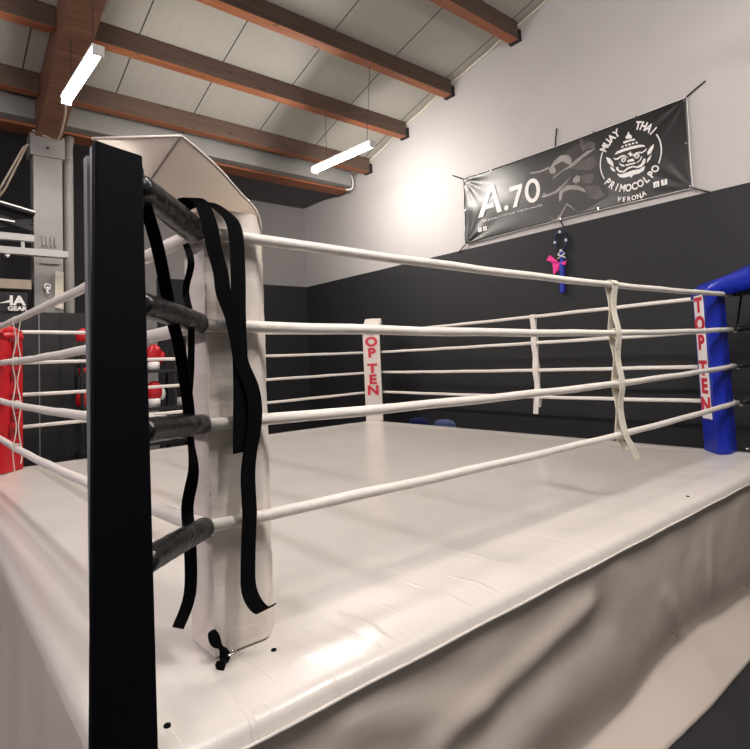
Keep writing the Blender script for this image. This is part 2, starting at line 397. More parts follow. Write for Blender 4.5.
# column
t = empty('steel_column', (1.32, 7.92, 0))
MB().box((1.155, 7.80, 0), (1.475, 8.02, 4.60)).build('shaft', M['steelc'], t, bevel=.008)
m_ = MB().box((1.12, 7.775, 4.57), (1.50, 8.05, 4.845)); m_.build('cap_plate', M['steelc'], t, bevel=.006)
MB().sphere((1.31, 7.77, 4.68), .016, 10, 6).build('bolt', M['dark'], t)
for k in range(4): MB().box((1.24 + k * .045, 7.765, 3.44), (1.262 + k * .045, 7.80, 3.56)).build('hook', M['steelc'], t)
MB().box((1.22, 7.775, 3.22), (1.43, 7.80, 3.27)).build('plate', M['steelc'], t)
m_ = MB().tube([(1.29 + .032 * math.cos(a), 7.76, 2.93 + .04 * math.sin(a)) for a in [i * math.pi / 6 for i in range(12)]], .011, 6, closed=True)
m_.box((1.275, 7.75, 2.84), (1.305, 7.80, 2.93)); m_.build('clamp', M['chrome'], t)
tag(t, 'tall light grey steel column under the end of the rafter', 'column')
tag(MB().add([(1.37, 7.76, 2.68), (1.465, 7.76, 2.66), (1.47, 7.76, 3.12), (1.38, 7.77, 3.14), (1.37, 7.765, 2.68), (1.465, 7.765, 2.66), (1.47, 7.765, 3.12), (1.38, 7.775, 3.14)],
    [(0, 3, 2, 1), (4, 5, 6, 7), (0, 1, 5, 4), (1, 2, 6, 5), (2, 3, 7, 6), (3, 0, 4, 7)]).build('paper_notice', M['paper']), 'narrow yellowed paper strip hanging on the grey column', 'notice')
t = MB().tube(catmull([(1.565, 7.92, 0), (1.565, 7.92, 4.2), (1.565, 7.92, 4.62), (1.57, 7.95, 4.80), (1.60, 8.0, 4.94)], 5), .058, 14).build('downpipe', M['greypipe'], smooth=True)
tag(t, 'round grey downpipe running up beside the steel column', 'pipe')

# black padded low wall behind the ring, left
t = struct(MB().box((-6, 7.62, 0), (1.72, 7.70, 2.60)).build('wall_pads', M['blackmat']), 'black padded low wall behind the ring at the left', 'wall')
for x in (-1.4, -.6, .2, 1.17, 1.40): MB().box((x, 7.612, .0), (x + .012, 7.625, 2.6)).build('seam', M['steel'] if x == 1.17 else M['dark'], t)

# railing platform left
t = empty('steel_loft_frame', (0, 7.5, 0))
MB().box((-6, 7.44, 3.25), (1.46, 7.54, 3.33)).build('lower_rail', M['railgrey'], t, bevel=.004)
MB().box((-6, 7.44, 3.41), (1.11, 7.52, 3.49)).build('upper_rail', M['railgrey'], t, bevel=.004)
for x in (-2.2, -.6, .98): MB().box((x, 7.46, 3.32), (x + .035, 7.50, 3.42)).build('spacer', M['railgrey'], t)
MB().box((-6, 7.6, 2.87), (1.10, 8.6, 2.98)).build('shelf_board', mat('pale shelf board', (.30, .25, .20), .7), t)
MB().sphere((.84, 7.43, 3.22), .03).build('bolt', M['chrome'], t)
MB().box((-5.9, 7.45, 0), (-5.8, 7.53, 3.3)).build('leg', M['white'], t)
tag(t, 'white steel double rail of a raised shelf in front of the column', 'shelf')
# things on the raised shelf
t = empty('folded_stool', (.9, 7.6, 3.49))
MB().obox((.86, 7.55, 3.80), (.26, 0, -.055), (0, .1, 0), (.002, 0, .012)).build('seat', M['dark'], t)
MB().obox((.86, 7.44, 3.82), (.26, 0, -.055), (0, .008, 0), (.002, 0, .008)).build('edge_trim', M['white'], t)
MB().obox((.90, 7.55, 3.62), (.20, 0, .05), (0, .02, 0), (-.01, 0, .035)).build('leg', M['dark'], t)
MB().obox((.90, 7.50, 3.63), (.20, 0, -.06), (0, .02, 0), (.01, 0, .03)).build('leg', M['dark'], t)
MB().obox((.80, 7.47, 3.64), (.12, 0, -.01), (0, .006, 0), (0, 0, .008)).build('strap', M['white'], t)
tag(t, 'black folded stool with white edging on the raised shelf', 'stool')
tag(MB().sphere((.66, 7.70, 4.02), .15, 14, 10, (1, .8, 1.35)).build('grey_bag', M['greyfab'], smooth=True), 'pale grey rounded bag above the folded stool at the left edge', 'bag')
t = MB().box((.30, 7.60, 2.60), (1.06, 7.66, 2.83)).build('sponsor_sign', M['dark'])
tag(t, 'black sign with white GEAR lettering on top of the padded wall', 'sign')
text('lettering', 'IA', .15, M['bwhite'], t, (.955, 7.596, 2.725), (1, 0, 0), (0, 0, 1), bold=.006, sx=1.15)
text('lettering', 'GEAR', .068, M['bwhite'], t, (.955, 7.596, 2.635), (1, 0, 0), (0, 0, 1), bold=.003, sx=1.1)
MB().add([(.76, 7.595, 2.69), (.88, 7.595, 2.705), (.90, 7.595, 2.745), (.83, 7.595, 2.715), (.76, 7.598, 2.69), (.88, 7.598, 2.705), (.90, 7.598, 2.745), (.83, 7.598, 2.715)], [(0, 1, 2, 3), (7, 6, 5, 4), (0, 4, 5, 1), (1, 5, 6, 2), (2, 6, 7, 3), (3, 7, 4, 0)]).build('swoosh', M['bwhite'], t)
t = empty('cable_run', (.9, 7.85, 4.4))
for d in (0, .05): MB().tube([(.55 + d, 8.05, 3.65), (.84 + d, 7.98, 4.16), (1.06 + d * .5, 7.85, 4.66), (1.11, 7.82, 4.70)], .013, 6).build('cable', M['wirecable'], t, smooth=True)
tag(t, 'pair of cream cables running diagonally down left of the column top', 'cable')

# glove rack
t = empty('glove_rack', (2.15, 7.0, 0))
for x in (1.50, 2.56, 2.80):
    for y in (7.0, 7.3): MB().tube([(x, y, 0), (x, y, 2.13)], .018, 8).build('upright', M['dark'], t)
for z in (.5, .95, 1.37, 1.83):
    MB().box((1.48, 6.98, z - .01), (2.82, 7.0, z + .03)).build('shelf', M['steel'] if 0 else M['blackmat'], t)
    MB().box((1.48, 7.0, z - .01), (2.82, 7.32, z)).build('shelf', M['blackmat'], t)
tag(t, 'black metal rack of boxing gloves behind the far ring ropes', 'rack')
def glove(x, y, z, s, rz_, cols, lab):
    t = empty('boxing_glove', (x, y, z))
    R_ = Matrix.Rotation(rz_, 3, 'Z') @ Matrix.Rotation(.25, 3, 'X')
    o = MB().sphere((x, y, z + .16 * s), .085 * s, 12, 9, (1, .8, 1.25), rot=R_).build('fist', cols[0], t, smooth=True)
    MB().sphere((x + .075 * s, y - .02, z + .13 * s), .04 * s, 10, 7, (.8, .8, 1.6), rot=R_).build('thumb', cols[1], t, smooth=True)
    MB().tube([(x, y, z), (x, y, z + .09 * s)], [.055 * s, .06 * s], 12).build('cuff', cols[2], t, smooth=True)
    return tag(t, lab, 'boxing glove', 'boxing gloves on the rack')
W_, R_, K_ = M['white'], M['red'], M['dark']
for a in [(1.535, 7.1, 2.135, .9, 0, (R_, R_, K_), 'red boxing glove at the top left end of the rack, left of the post'),
          (1.54, 7.1, 1.835, .9, .3, (K_, R_, R_), 'black glove with red thumb on the second rack shelf, left of the post'),
          (1.54, 7.1, 1.375, 1.1, 0, (R_, K_, K_), 'red and black glove on the low rack shelf, left of the post'),
          (2.33, 7.1, 1.845, 1.25, .4, (R_, R_, W_), 'red glove with white cuff on the rack shelf just right of the post'),
          (2.64, 7.1, 1.845, 1.0, 0, (K_, R_, W_), 'black glove with white cuff on the rack beneath the upper shelf at right'),
          (2.33, 7.1, 1.39, 1.25, -.3, (R_, W_, W_), 'red glove with white cuff on the low shelf just right of the post'),
          (2.68, 7.1, 1.39, 1.2, .2, (K_, K_, W_), 'all black glove with white cuff low at the right end of the rack')]:
    glove(*a)

# ------------------------------------------------------------------ lamps
def lamp(a, b, label, cables=(), flex=None, tube='tube', frame=True):
    a = Vector(a); b = Vector(b); d = (b - a).normalized(); sd = d.cross(Vector((0, 0, 1))).normalized(); u = sd.cross(d)
    c = (a + b) / 2; L = (b - a).length / 2
    t = empty('tube_lamp', c)
    MB().obox(c + u * .045, d * L, sd * .055, u * .012).build('housing', M['whiteplastic'], t, bevel=.004)
    MB().tube([a + d * .02, b - d * .02], .040, 12).build('tube', M[tube], t, smooth=True)
    for p, q in ((a, 1), (b, -1)):
        MB().obox(p + d * .012 * q + u * .005, d * .014, sd * .05, u * .045).build('end_cap', M['whiteplastic'], t, bevel=.004)
    for p, q in cables: MB().tube([p, q], .004, 5).build('hanging_wire', M['cordgrey'], t)
    if flex: MB().tube(catmull(flex, 6), .012, 7).build('flex', M['wirecable'], t, smooth=True)
    return tag(t, label, 'lamp', 'fluorescent tube lamps')
lamp((4.66, 6.84, 4.75), (4.75, 5.55, 4.75), 'glowing white tube lamp hanging on thin wires in front of the right wall',
     [((4.67, 6.50, 4.80), (4.67, 6.50, 5.51)), ((4.745, 5.66, 4.80), (4.72, 5.50, 5.80))])
lamp((1.255, 6.42, 4.73), (1.285, 5.22, 4.73), 'glowing white tube lamp under the brown rafter at upper left',
     [((1.26, 6.2, 4.78), (1.26, 6.2, rz(6.2))), ((1.28, 5.38, 4.78), (1.28, 5.38, rz(5.38) - .045))],
     flex=[(1.255, 6.44, 4.74), (1.30, 6.7, 4.70), (1.34, 7.15, 4.66), (1.36, 7.5, 4.70), (1.30, 7.72, 4.80), (1.14, 7.76, 4.87)])
def wires(a, b): return [((a[0], a[1] + .1 * (1 if b[1] > a[1] else -1), a[2] + .05), (a[0], a[1] + .1 * (1 if b[1] > a[1] else -1), roofz(a[1]))), ((b[0], b[1] + .1 * (1 if a[1] > b[1] else -1), b[2] + .05), (b[0], b[1] + .1 * (1 if a[1] > b[1] else -1), roofz(b[1])))]
lamp((3.1, .75, 4.75), (3.14, -.45, 4.75), 'added unseen tube lamp over the right of the ring, nearer the viewer', wires((3.1, .75, 4.75), (3.14, -.45, 4.75)), tube='tubefill')  # unseen lamp, added to put more light on the canvas
lamp((1.25, .75, 4.75), (1.28, -.45, 4.75), 'added unseen tube lamp over the near corner of the ring', wires((1.25, .75, 4.75), (1.28, -.45, 4.75)), tube='tubefill')  # unseen lamp, added to brighten the near canvas and skirt
lamp((-2.4, 4.6, 4.3), (-2.4, 3.4, 4.3), 'added unseen pinkish tube lamp out to the left of the ring', wires((-2.4, 4.6, 4.3), (-2.4, 3.4, 4.3)), tube='tubefillpink')  # unseen lamp, added for the pinkish light on left-hand faces
lamp((-2.4, 0.6, 4.3), (-2.4, -.6, 4.3), 'added unseen pinkish tube lamp behind the viewer at the left', wires((-2.4, 0.6, 4.3), (-2.4, -.6, 4.3)), tube='tubefillpink')  # unseen lamp, added as further pinkish fill from the left

# ------------------------------------------------------------------ ring platform
X0, X1, Y0, Y1 = .345, 5.44, 1.35, 6.62
ring = empty('ring_platform', (3, 4, 0))
def ch(x, y):
    d = min(x - X0, X1 - x, y - Y0, Y1 - y)
    z = FZ
    z += .010 * math.exp(-((d - .16) / .07) ** 2)
    if d < .05: z -= .05 - math.sqrt(max(0, .05 ** 2 - (.05 - d) ** 2))
    if .02 < d < .6: z += .006 * mn.noise(Vector((x * 5, y * 2.0, 0))) * math.exp(-((d - .25) / .22) ** 2)
    # puckers round the near corner pad
    z -= .012 * math.exp(-(((x - .62) * .7 + (y - 1.66)) ** 2) / .0012) * math.exp(-((x - .62) / .22) ** 2)
    return z
def ticks(a, b):
    o = [a, a + .006, a + .014, a + .024, a + .036, a + .05]
    k = 120; o += [a + .05 + (b - a - .1) * i / k for i in range(1, k)]
    return o + [b - .05, b - .036, b - .024, b - .014, b - .006, b]
xs = ticks(X0, X1); yy = ticks(Y0, Y1)
cv_ = MB().grid([[(x, y, ch(x, y)) for x in xs] for y in yy]).build('canvas', M['canvas'], ring, smooth=True)
MB().box((X0 + .05, Y0 + .12, .02), (X1 - .05, Y1 - .05, FZ - .06)).build('deck', M['blackmat'], ring)

def seg(px, pz, a, b, w):
    ax, az = a; bx, bz = b; dx = bx - ax; dz = bz - az; t = max(0, min(1, ((px - ax) * dx + (pz - az) * dz) / (dx * dx + dz * dz)))
    d = math.hypot(px - ax - t * dx, pz - az - t * dz); return math.exp(-(d / w) ** 2)
def skirt_right(x, z):          # outward offset (towards the viewer)
    o = .0
    o += .035 * seg(x, z, (1.30, .60), (2.30, .73), .055)
    o += .022 * seg(x, z, (1.0, .80), (1.55, .62), .07)
    o -= .030 * seg(x, z, (1.5, .50), (2.45, .62), .10)
    o += .05 * seg(x, z, (1.1, .35), (1.9, .45), .16)
    o += .018 * seg(x, z, (3.05, .55), (3.40, .12), .06)
    o -= .02 * seg(x, z, (3.35, .62), (3.6, .2), .12)
    o += .012 * seg(x, z, (3.7, .70), (3.65, .35), .05)
    o += .012 * seg(x, z, (2.55, .85), (2.65, .25), .09)
    o += .012 * mn.noise(Vector((x * 2.3, z * 3.1, 1))) + .005 * mn.noise(Vector((x * 9, z * 6, 4)))
    f = min(1, (FZ - .03 - z) / .12)
    o *= max(0, f) * .55
    hb = .16 + .05 * math.sin(x * 2.2 + .4) + .05 * mn.noise(Vector((x * 1.7, 0, 0))) 
    # cloth is tucked in above the hem and then spills out to the floor
    tuck = -.045 * math.exp(-((z - hb) / .16) ** 2)
    fl = max(0, (hb - z) / hb)
    return o + tuck + .15 * fl ** 1.1
rows = []
NZ = 70
for k in range(NZ + 1):
    z = (FZ - .052) * (1 - k / NZ) + .004
    rows.append([(x, min(Y0 + .012 - skirt_right(x, z), Y0 + .10), z) for x in [X0 + (X1 - X0) * i / 260 for i in range(261)]])
sk_ = MB().grid(rows).build('skirt', M['skirt'], ring, smooth=True, solid=.003)
def side(name, f):
    rows = []
    for k in range(41):
        z = (FZ - .052) * (1 - k / 40) + .004
        rows.append([f(i / 160, z, .014 * math.sin(i * .35) * (1 - z) + .015 * mn.noise(Vector((i * .06, z * 1.3, 7)))) for i in range(161)])
    MB().grid(rows).build(name, M['skirt'], ring, smooth=True, solid=.003)
side('skirt', lambda t, z, w: (X0 + .012 - max(w, -.01) - .05 * (1 - z) ** 3, Y0 + .01 + (Y1 - Y0 - .02) * t, z))
side('skirt', lambda t, z, w: (X1 - .012 + max(w, -.01), Y0 + .01 + (Y1 - Y0 - .02) * t, z))
side('skirt', lambda t, z, w: (X0 + .01 + (X1 - X0 - .02) * t, Y1 - .012 + max(w, -.01), z))
# piping under the canvas edge
MB().tube([(X0 + .02 + (X1 - X0 - .04) * i / 60, Y0 - .004 + .002 * math.sin(i), FZ - .052) for i in range(61)], .006, 6).build('piping', M['canvas'], cv_, smooth=True)
for (x, y) in ((.50, 1.475), (.885, 1.62), (3.6, 1.43)): MB().tube([(x, y, ch(x, y) - .004), (x, y, ch(x, y) + .004)], .009, 10).build('eyelet', M['black'], cv_)
for (x, z) in ((3.05, .36), (4.1, .30)): MB().tube([(x, Y0 - .03, z), (x, Y0 - .012, z)], .008, 10).build('eyelet', M['chrome'], sk_)
tag(ring, 'raised boxing ring platform with cream canvas and hanging cream skirt', 'boxing ring')

# ------------------------------------------------------------------ posts
def post(x, y, z0, label, dx, dy):
    t = empty('ring_post', (x, y, z0)); h = 2.385
    if z0 > .5:
        # black sleeve on the face towards the viewer, open steel channel behind it
        xb = .305
        MB().add([(xb, 1.38, z0), (.447, 1.38, z0), (.447, 1.415, z0), (xb, 1.415, z0), (.33, 1.38, 2.393), (.436, 1.38, 2.378), (.436, 1.415, 2.378), (.33, 1.415, 2.393)],
                 [(0, 3, 2, 1), (4, 5, 6, 7), (0, 1, 5, 4), (1, 2, 6, 5), (2, 3, 7, 6), (3, 0, 4, 7)]).build('sleeve', M['postblack'], t, bevel=.004)
        MB().box((.427, 1.416, z0), (.435, 1.50, 2.375)).build('sleeve', M['postblack'], t)
        MB().box((.330, 1.417, z0), (.426, 1.437, 2.392)).box((.36, 1.437, z0), (.426, 1.47, 2.37)).box((.330, 1.470, z0), (.426, 1.50, 2.385)).build('steel_channel', M['steel'], t, bevel=.002)
    else:
        MB().box((x - .06, y - .06, 0), (x + .06, y + .06, h)).build('steel_channel', M['steel'], t, bevel=.004)
        MB().box((x - .064, y - .064, 0), (x + .064, y - .059, h)).build('sleeve', M['postblack'], t)
    return tag(t, label, 'ring post', 'ring corner posts')
post(.39, 1.44, FZ + .003, 'tall black sleeved corner post nearest the viewer with grey steel edge', 1, 1)
post(5.62, 1.42, 0, 'corner post behind the blue corner pad at the right', -1, 1)
post(5.62, 6.86, 0, 'corner post behind the far cream corner pad', -1, -1)
post(.28, 6.80, 0, 'corner post behind the red corner pad at the left', 1, -1)

# ------------------------------------------------------------------ corner pads
def hexa(b, dx, dy, leg=.18, th=.07):
    bx, by = b
    return [(bx, by), (bx + dx * leg, by), (bx + dx * (leg + th), by + dy * th), (bx + dx * th, by + dy * (leg + th)), (bx, by + dy * leg)]
def padbody(b, dx, dy, z1, m, parent, wr=.0, leg=.18, th=.07, taper=0):
    P = hexa(b, dx, dy, leg, th); cx = sum(p[0] for p in P) / 5; cy = sum(p[1] for p in P) / 5
    # densify outline
    Q = []
    for i in range(5):
        a = P[i]; c = P[(i + 1) % 5]; n = 7
        for k in range(n): Q.append((a[0] + (c[0] - a[0]) * k / n, a[1] + (c[1] - a[1]) * k / n))
    n = len(Q); nz = 60; vs = []
    for k in range(nz + 1):
        z = FZ + .008 + (z1 - FZ - .008) * k / nz
        for j, (x, y) in enumerate(Q):
            ft = 1 + wr * (mn.noise(Vector((x * 8, y * 8 + 3, z * 11))) + .6 * mn.noise(Vector((x * 30, y * 30, z * 30))))
            e = 1 - (.025 if j % 7 == 0 else 0) - taper * k / nz
            if wr > .015: e += (.075 * mn.noise(Vector((0, j * .3, z * 30))) * (1 if j in (1, 2, 34, 33) else .35) + (.035 * mn.noise(Vector((5, 2, z * 26))) if j in (6, 7, 8) else 0))
            vs.append((cx + (x - cx) * ft * e, cy + (y - cy) * ft * e, z))
    fs = [tuple(range(n - 1, -1, -1)), tuple(range(nz * n, nz * n + n))]
    for k in range(nz):
        for j in range(n): fs.append((k * n + j, k * n + (j + 1) % n, (k + 1) * n + (j + 1) % n, (k + 1) * n + j))
    o = MB().add(vs, fs).build('pad_body', m, parent, smooth=True)
    md = o.modifiers.new('es', 'EDGE_SPLIT'); md.split_angle = .9
    return P
def hood(P, b, dx, dy, m, parent, ztop=2.30):
    # cover that bends over from the inner face towards the post, open underneath
    im = ((P[2][0] + P[3][0]) / 2, (P[2][1] + P[3][1]) / 2); d = (-dx / 2 ** .5, -dy / 2 ** .5); s = (P[3][0] - P[2][0], P[3][1] - P[2][1]); L = math.hypot(*s); s = (s[0] / L, s[1] / L)
    prof = [(-.004, ztop - .03), (-.006, ztop), (.015, ztop + .05), (.07, ztop + .085), (.18, ztop + .125), (.32, ztop + .17), (.45, ztop + .23), (.58, ztop + .20), (.70, ztop + .13)]
    rows = []
    for i, (tt, z) in enumerate(prof):
        base = (im[0] + d[0] * tt, im[1] + d[1] * tt); drop = 0 if i < 2 else min(.17, .05 * (i - 1))
        hw = .128
        row = []
        for (a, zz) in ((-1, -drop), (-1, -drop * .5), (-1, -.008), (-.92, 0), (-.3, .004), (.3, .004), (.92, 0), (1, -.008), (1, -drop * .5), (1, -drop)):
            w = .008 * mn.noise(Vector((tt * 9, a * 3, zz * 9)))
            row.append((base[0] + s[0] * a * hw + w, base[1] + s[1] * a * hw + w, z + zz + w))
        rows.append(row)
    MB().grid(rows).build('hood', m, parent, smooth=True, solid=.008)
BN = (.725, 1.70); BR = (5.345, 1.70); BF = (5.45, 6.57); BL = (.60, 6.47)
# near pad, seen from outside
tn = empty('corner_pad', (BN[0], BN[1], FZ))
PN = padbody(BN, 1, 1, 2.37, M['vinyl'], tn, .018)
TOP = [(0.955, 1.745, 2.216), (0.962, 1.752, 2.315), (0.933, 1.723, 2.377), (0.882, 1.682, 2.402), (0.82, 1.63, 2.413), (0.742, 1.592, 2.456), (0.669, 1.569, 2.494), (0.598, 1.548, 2.523)]
LOW = [(0.898, 1.778, 2.217), (0.914, 1.844, 2.303), (0.92, 1.92, 2.356), (0.89, 1.94, 2.364), (0.844, 1.944, 2.352), (0.745, 1.865, 2.349), (0.625, 1.765, 2.371), (0.535, 1.675, 2.396)]
T = [tuple(p) for p in catmull(TOP, 4)]; Lw = [tuple(p) for p in catmull(LOW, 4)]
rows = []
for k in range(9):
    s = k / 8
    r = []
    for i, (a, b_) in enumerate(zip(T, Lw)):
        p = Vector(lerp(a, b_, s)); bulge = math.sin(math.pi * s) * (1 - i / (len(T) - 1))
        p += Vector((.02, .03, 0)) * bulge
        w = .03 * (mn.noise(Vector((i * .6, s * 2.5, 3)))) * max(0, 1 - i / 22) * bulge
        r.append(tuple(p + Vector((w, w, w))))
    rows.append(r)
MB().grid(rows).build('hood', M['vinylthin'], tn, smooth=True)
A = TOP[-1]; Cc = LOW[-1]; Pr = (.452, 1.425, 2.39); Pl = (.335, 1.425, 2.412); Pb = (.36, 1.53, 2.44)
MB().grid([[tuple(Vector(lerp(lerp(A, Pl, k / 12), lerp(Cc, Pr, k / 12), i / 12))) for i in range(13)] for k in range(13)]).build('hood_flap', M['vinylthin'], tn, smooth=True)
MB().tube([A, Cc], .005, 6).build('seam', M['vinyl'], tn)
MB().tube([T[i] for i in range(5, len(T))] + [Pl], .0045, 6).build('edge_piping', M['vinyl'], tn, smooth=True)
MB().ribbon([(p, (.25, .1, 1)) for p in catmull([(0.488, 1.548, 2.306), (0.557, 1.617, 2.298), (0.641, 1.701, 2.281), (0.761, 1.821, 2.268)], 4)], .022, .006).build('lining_edge', M['vinyl'], tn)
# seam ridge down the outer corner and ruffled flange
MB().tube([(BN[0] - .002 + .004 * mn.noise(Vector((0, 0, i * .9))), BN[1] - .004, FZ + .5 + (2.24 - FZ - .5) * i / 60) for i in range(61)], [.004 + .002 * math.sin(i * 2.7) for i in range(61)], 6).build('seam', M['vinyl'], tn, smooth=True)
tag(tn, 'cream vinyl corner pad with open hood beside the tall black post', 'corner pad', 'ring corner pads')

def printpad(P, letters, zs, size, m_strip, m_txt, parent, w, wid_z, face=(2, 3)):
    a = Vector((*P[face[0]], 0)); b = Vector((*P[face[1]], 0)); c = (a + b) / 2
    cen = Vector((sum(p[0] for p in P) / 5, sum(p[1] for p in P) / 5, 0)); n = (c - cen).normalized()
    s = (b - a).normalized(); up = Vector((0, 0, 1)); right = up.cross(n)
    if m_strip:
        z0, z1 = wid_z
        parent = MB().obox(c + n * .006 + up * (z0 + z1) / 2, right * w / 2, n * .003, up * (z1 - z0) / 2).build('print_strip', m_strip, parent)
    for ltr, z in zip(letters, zs):
        if ltr != ' ': text('lettering', ltr, size, m_txt, parent, c + n * .0105 + up * z, right, up, bold=.008, sx=1.2)
# blue pad
tb = empty('corner_pad', (BR[0], BR[1], FZ)); PR = padbody(BR, -1, 1, 2.33, M['blue'], tb, .008, leg=.165); hood(PR, BR, -1, 1, M['blue'], tb)
printpad(PR, 'TOPTEN', [2.20, 2.04, 1.88, 1.66, 1.51, 1.35], .17, M['white'], M['redprint'], tb, .15, (1.24, 2.29))
tag(tb, 'blue corner pad with TOP TEN strip at the right of the ring', 'corner pad', 'ring corner pads')
tf = empty('corner_pad', (BF[0], BF[1], FZ)); PF = padbody(BF, -1, -1, 2.33, M['vinyl'], tf, .008); hood(PF, BF, -1, -1, M['vinyl'], tf, 2.28)
printpad(PF, 'TOPTEN', [2.30, 2.13, 1.965, 1.73, 1.57, 1.41], .19, None, M['redprint'], tf, .12, (1, 2))
tag(tf, 'cream corner pad with red TOP TEN lettering at the far corner', 'corner pad', 'ring corner pads')
tl = empty('corner_pad', (BL[0], BL[1], FZ)); PL = padbody((BL[0], BL[1]), 1, -1, 2.29, M['red'], tl, .008)
hood(PL, BL, 1, -1, M['red'], tl, 2.24)
printpad(PL, 'TOPTEN', [2.15, 2.0, 1.85, 1.62, 1.47, 1.32], .15, None, M['darkred'], tl, .12, (1, 2))
tag(tl, 'red corner pad with dark lettering at the left edge of the ring', 'corner pad', 'ring corner pads')

# ------------------------------------------------------------------ ropes
HN = [2.28, 1.985, 1.675, 1.365]
ordn = ['topmost', 'second highest', 'third highest', 'lowest']
def rope(a, b, sag, label, group, r=.0195):
    a = Vector(a); b = Vector(b); n = 24; pts = []
    for i in range(n + 1):
        t = i / n; p = a.lerp(b, t); p.z -= sag * 4 * t * (1 - t) + .0015 * math.sin(t * 40 + a.z * 9); pts.append(p)
    o = MB().tube(pts, [r * (1 + .035 * math.sin(i * 2.3 + a.x)) for i in range(n + 1)], 14).build('ring_rope', M['rope'], smooth=True, origin=(a + b) / 2)
    return tag(o, label, 'ring rope', group)
HR = [2.285, 1.985, 1.675, 1.37]; HF = [2.28, 1.98, 1.675, 1.38]; HL = [2.29, 1.985, 1.665, 1.35]
for i in range(4):
    rope((.715, 1.672, HN[i]), (5.345, 1.672, HR[i]), .028, f'{ordn[i]} white rope along the near right side, from near cream pad to blue pad', 'near right ropes')
    rope((.695, 1.70, HN[i]), (.575, 6.49, HL[i]), .012 + .012 * i, f'{ordn[i]} white rope along the near left side, running to the red pad', 'near left ropes', .024)
    rope((.60, 6.50, HL[i]), (5.46, 6.60, HF[i]), .008, f'{ordn[i]} white rope along the far left side, from red pad to far cream pad', 'far left ropes', .0185)
    rope((5.48, 6.56, HF[i]), (5.405, 1.71, HR[i]), .010, f'{ordn[i]} white rope along the far right side, from far cream pad to blue pad', 'far right ropes', .0185)

# turnbuckles
def turnbuckle(a, b, label, r=.030, sleeve='foam'):
    a = Vector(a); b = Vector(b); t = empty('turnbuckle', a); n = 18; pts = []; d = (b - a).normalized()
    for i in range(n + 1):
        q = i / n; p = a.lerp(b, q); p.z += .002 * math.sin(math.pi * q); pts.append(p)
    MB().tube(pts, [r * (1 + .02 * math.sin(i * 1.9)) * (.9 if i in (0, n) else 1) for i in range(n + 1)], 16).build('padded_sleeve', M[sleeve], t, smooth=True)
    c = b + d * .012 + Vector((0, 0, -.022)); s = d.cross(Vector((0, 0, 1))).normalized()
    MB().tube([c + .018 * math.cos(k * .628) * d + .018 * math.sin(k * .628) * s for k in range(10)], .005, 6, closed=True).build('shackle', M['chrome'], t, smooth=True)
    return tag(t, label, 'turnbuckle', 'rope turnbuckles')
for i, (za, zb) in enumerate([(2.325, 2.285), (2.02, 1.99), (1.70, 1.675), (1.378, 1.36)]):
    turnbuckle((.440, 1.452, za), (.703, 1.692, zb), f'{ordn[i]} black padded turnbuckle between the tall black post and the near cream pad', .033 if i else .036)
    turnbuckle((5.55, 1.49, HR[i] + .02), (5.365, 1.645, HR[i]), f'{ordn[i]} black turnbuckle on the right of the blue pad', .024)
    turnbuckle((5.56, 6.80, HF[i] + .02), (5.50, 6.66, HF[i]), f'{ordn[i]} black turnbuckle behind the far cream pad', .024)
    turnbuckle((.34, 6.72, HL[i] + .02), (.54, 6.53, HL[i]), f'{ordn[i]} black turnbuckle behind the red pad', .024)

# ------------------------------------------------------------------ straps hanging at the near corner
YF = 1.625
def strap(name, P, wdir, wid, label, m='black', sub=5, group='black straps of the near corner pad'):
    q = catmull(P, sub); W = Vector(wdir)
    o = MB().ribbon([(p, W) for p in q], wid, .003).build(name, M[m], smooth=False)
    return tag(o, label, 'strap', group)
PA = [(.615, 1.70, 2.34), (.655, 1.66, 2.375), (.690, 1.64, 2.365), (.712, 1.625, 2.294), (.725, 1.625, 2.219), (.744, 1.625, 2.146), (.752, 1.625, 2.079), (.779, 1.625, 2.005), (.794, 1.625, 1.929), (.806, 1.625, 1.86), (.837, 1.625, 1.786), (.848, 1.625, 1.713), (.841, 1.625, 1.641), (.825, 1.625, 1.573), (.816, 1.625, 1.502), (.818, 1.625, 1.395), (.814, 1.625, 1.335), (.808, 1.625, 1.244), (.805, 1.62, 1.169), (.819, 1.61, 1.121), (.84, 1.60, 1.096), (.858, 1.59, 1.105)]
strap('velcro_strap', PA, (1, 0, .12), .050, 'long black strap hanging from the hood with a curled lower end')
PB = [(.64, 1.70, 2.345), (.70, 1.65, 2.372), (.765, 1.64, 2.345), (.800, 1.634, 2.294), (.806, 1.632, 2.154), (.803, 1.632, 2.01), (.805, 1.632, 1.864), (.803, 1.632, 1.744), (.797, 1.632, 1.581)]
strap('velcro_strap', PB, (.9, .1, .0), .054, 'black strap hanging straight behind the ropes with a square cut end')
PC = [(.480, 1.50, 2.285), (.515, 1.515, 2.178), (.560, 1.560, 2.018), (.600, 1.60, 1.906), (.632, 1.632, 1.758), (.638, 1.638, 1.70)]
strap('velcro_strap', PC, (1, -1, 0), .036, 'black strap slanting down from the post top to the third turnbuckle')
PD = [(.652, 1.668, 2.235), (.646, 1.615, 2.165), (.650, 1.672, 2.090), (.646, 1.628, 1.997), (.648, 1.640, 1.860), (.650, 1.672, 1.730), (.648, 1.655, 1.634), (.646, 1.635, 1.547), (.650, 1.700, 1.43), (.650, 1.685, 1.328), (.650, 1.695, 1.176), (.646, 1.790, 1.045)]
q = catmull(PD, 5)
o = MB(); k1 = len(q)
vs = []
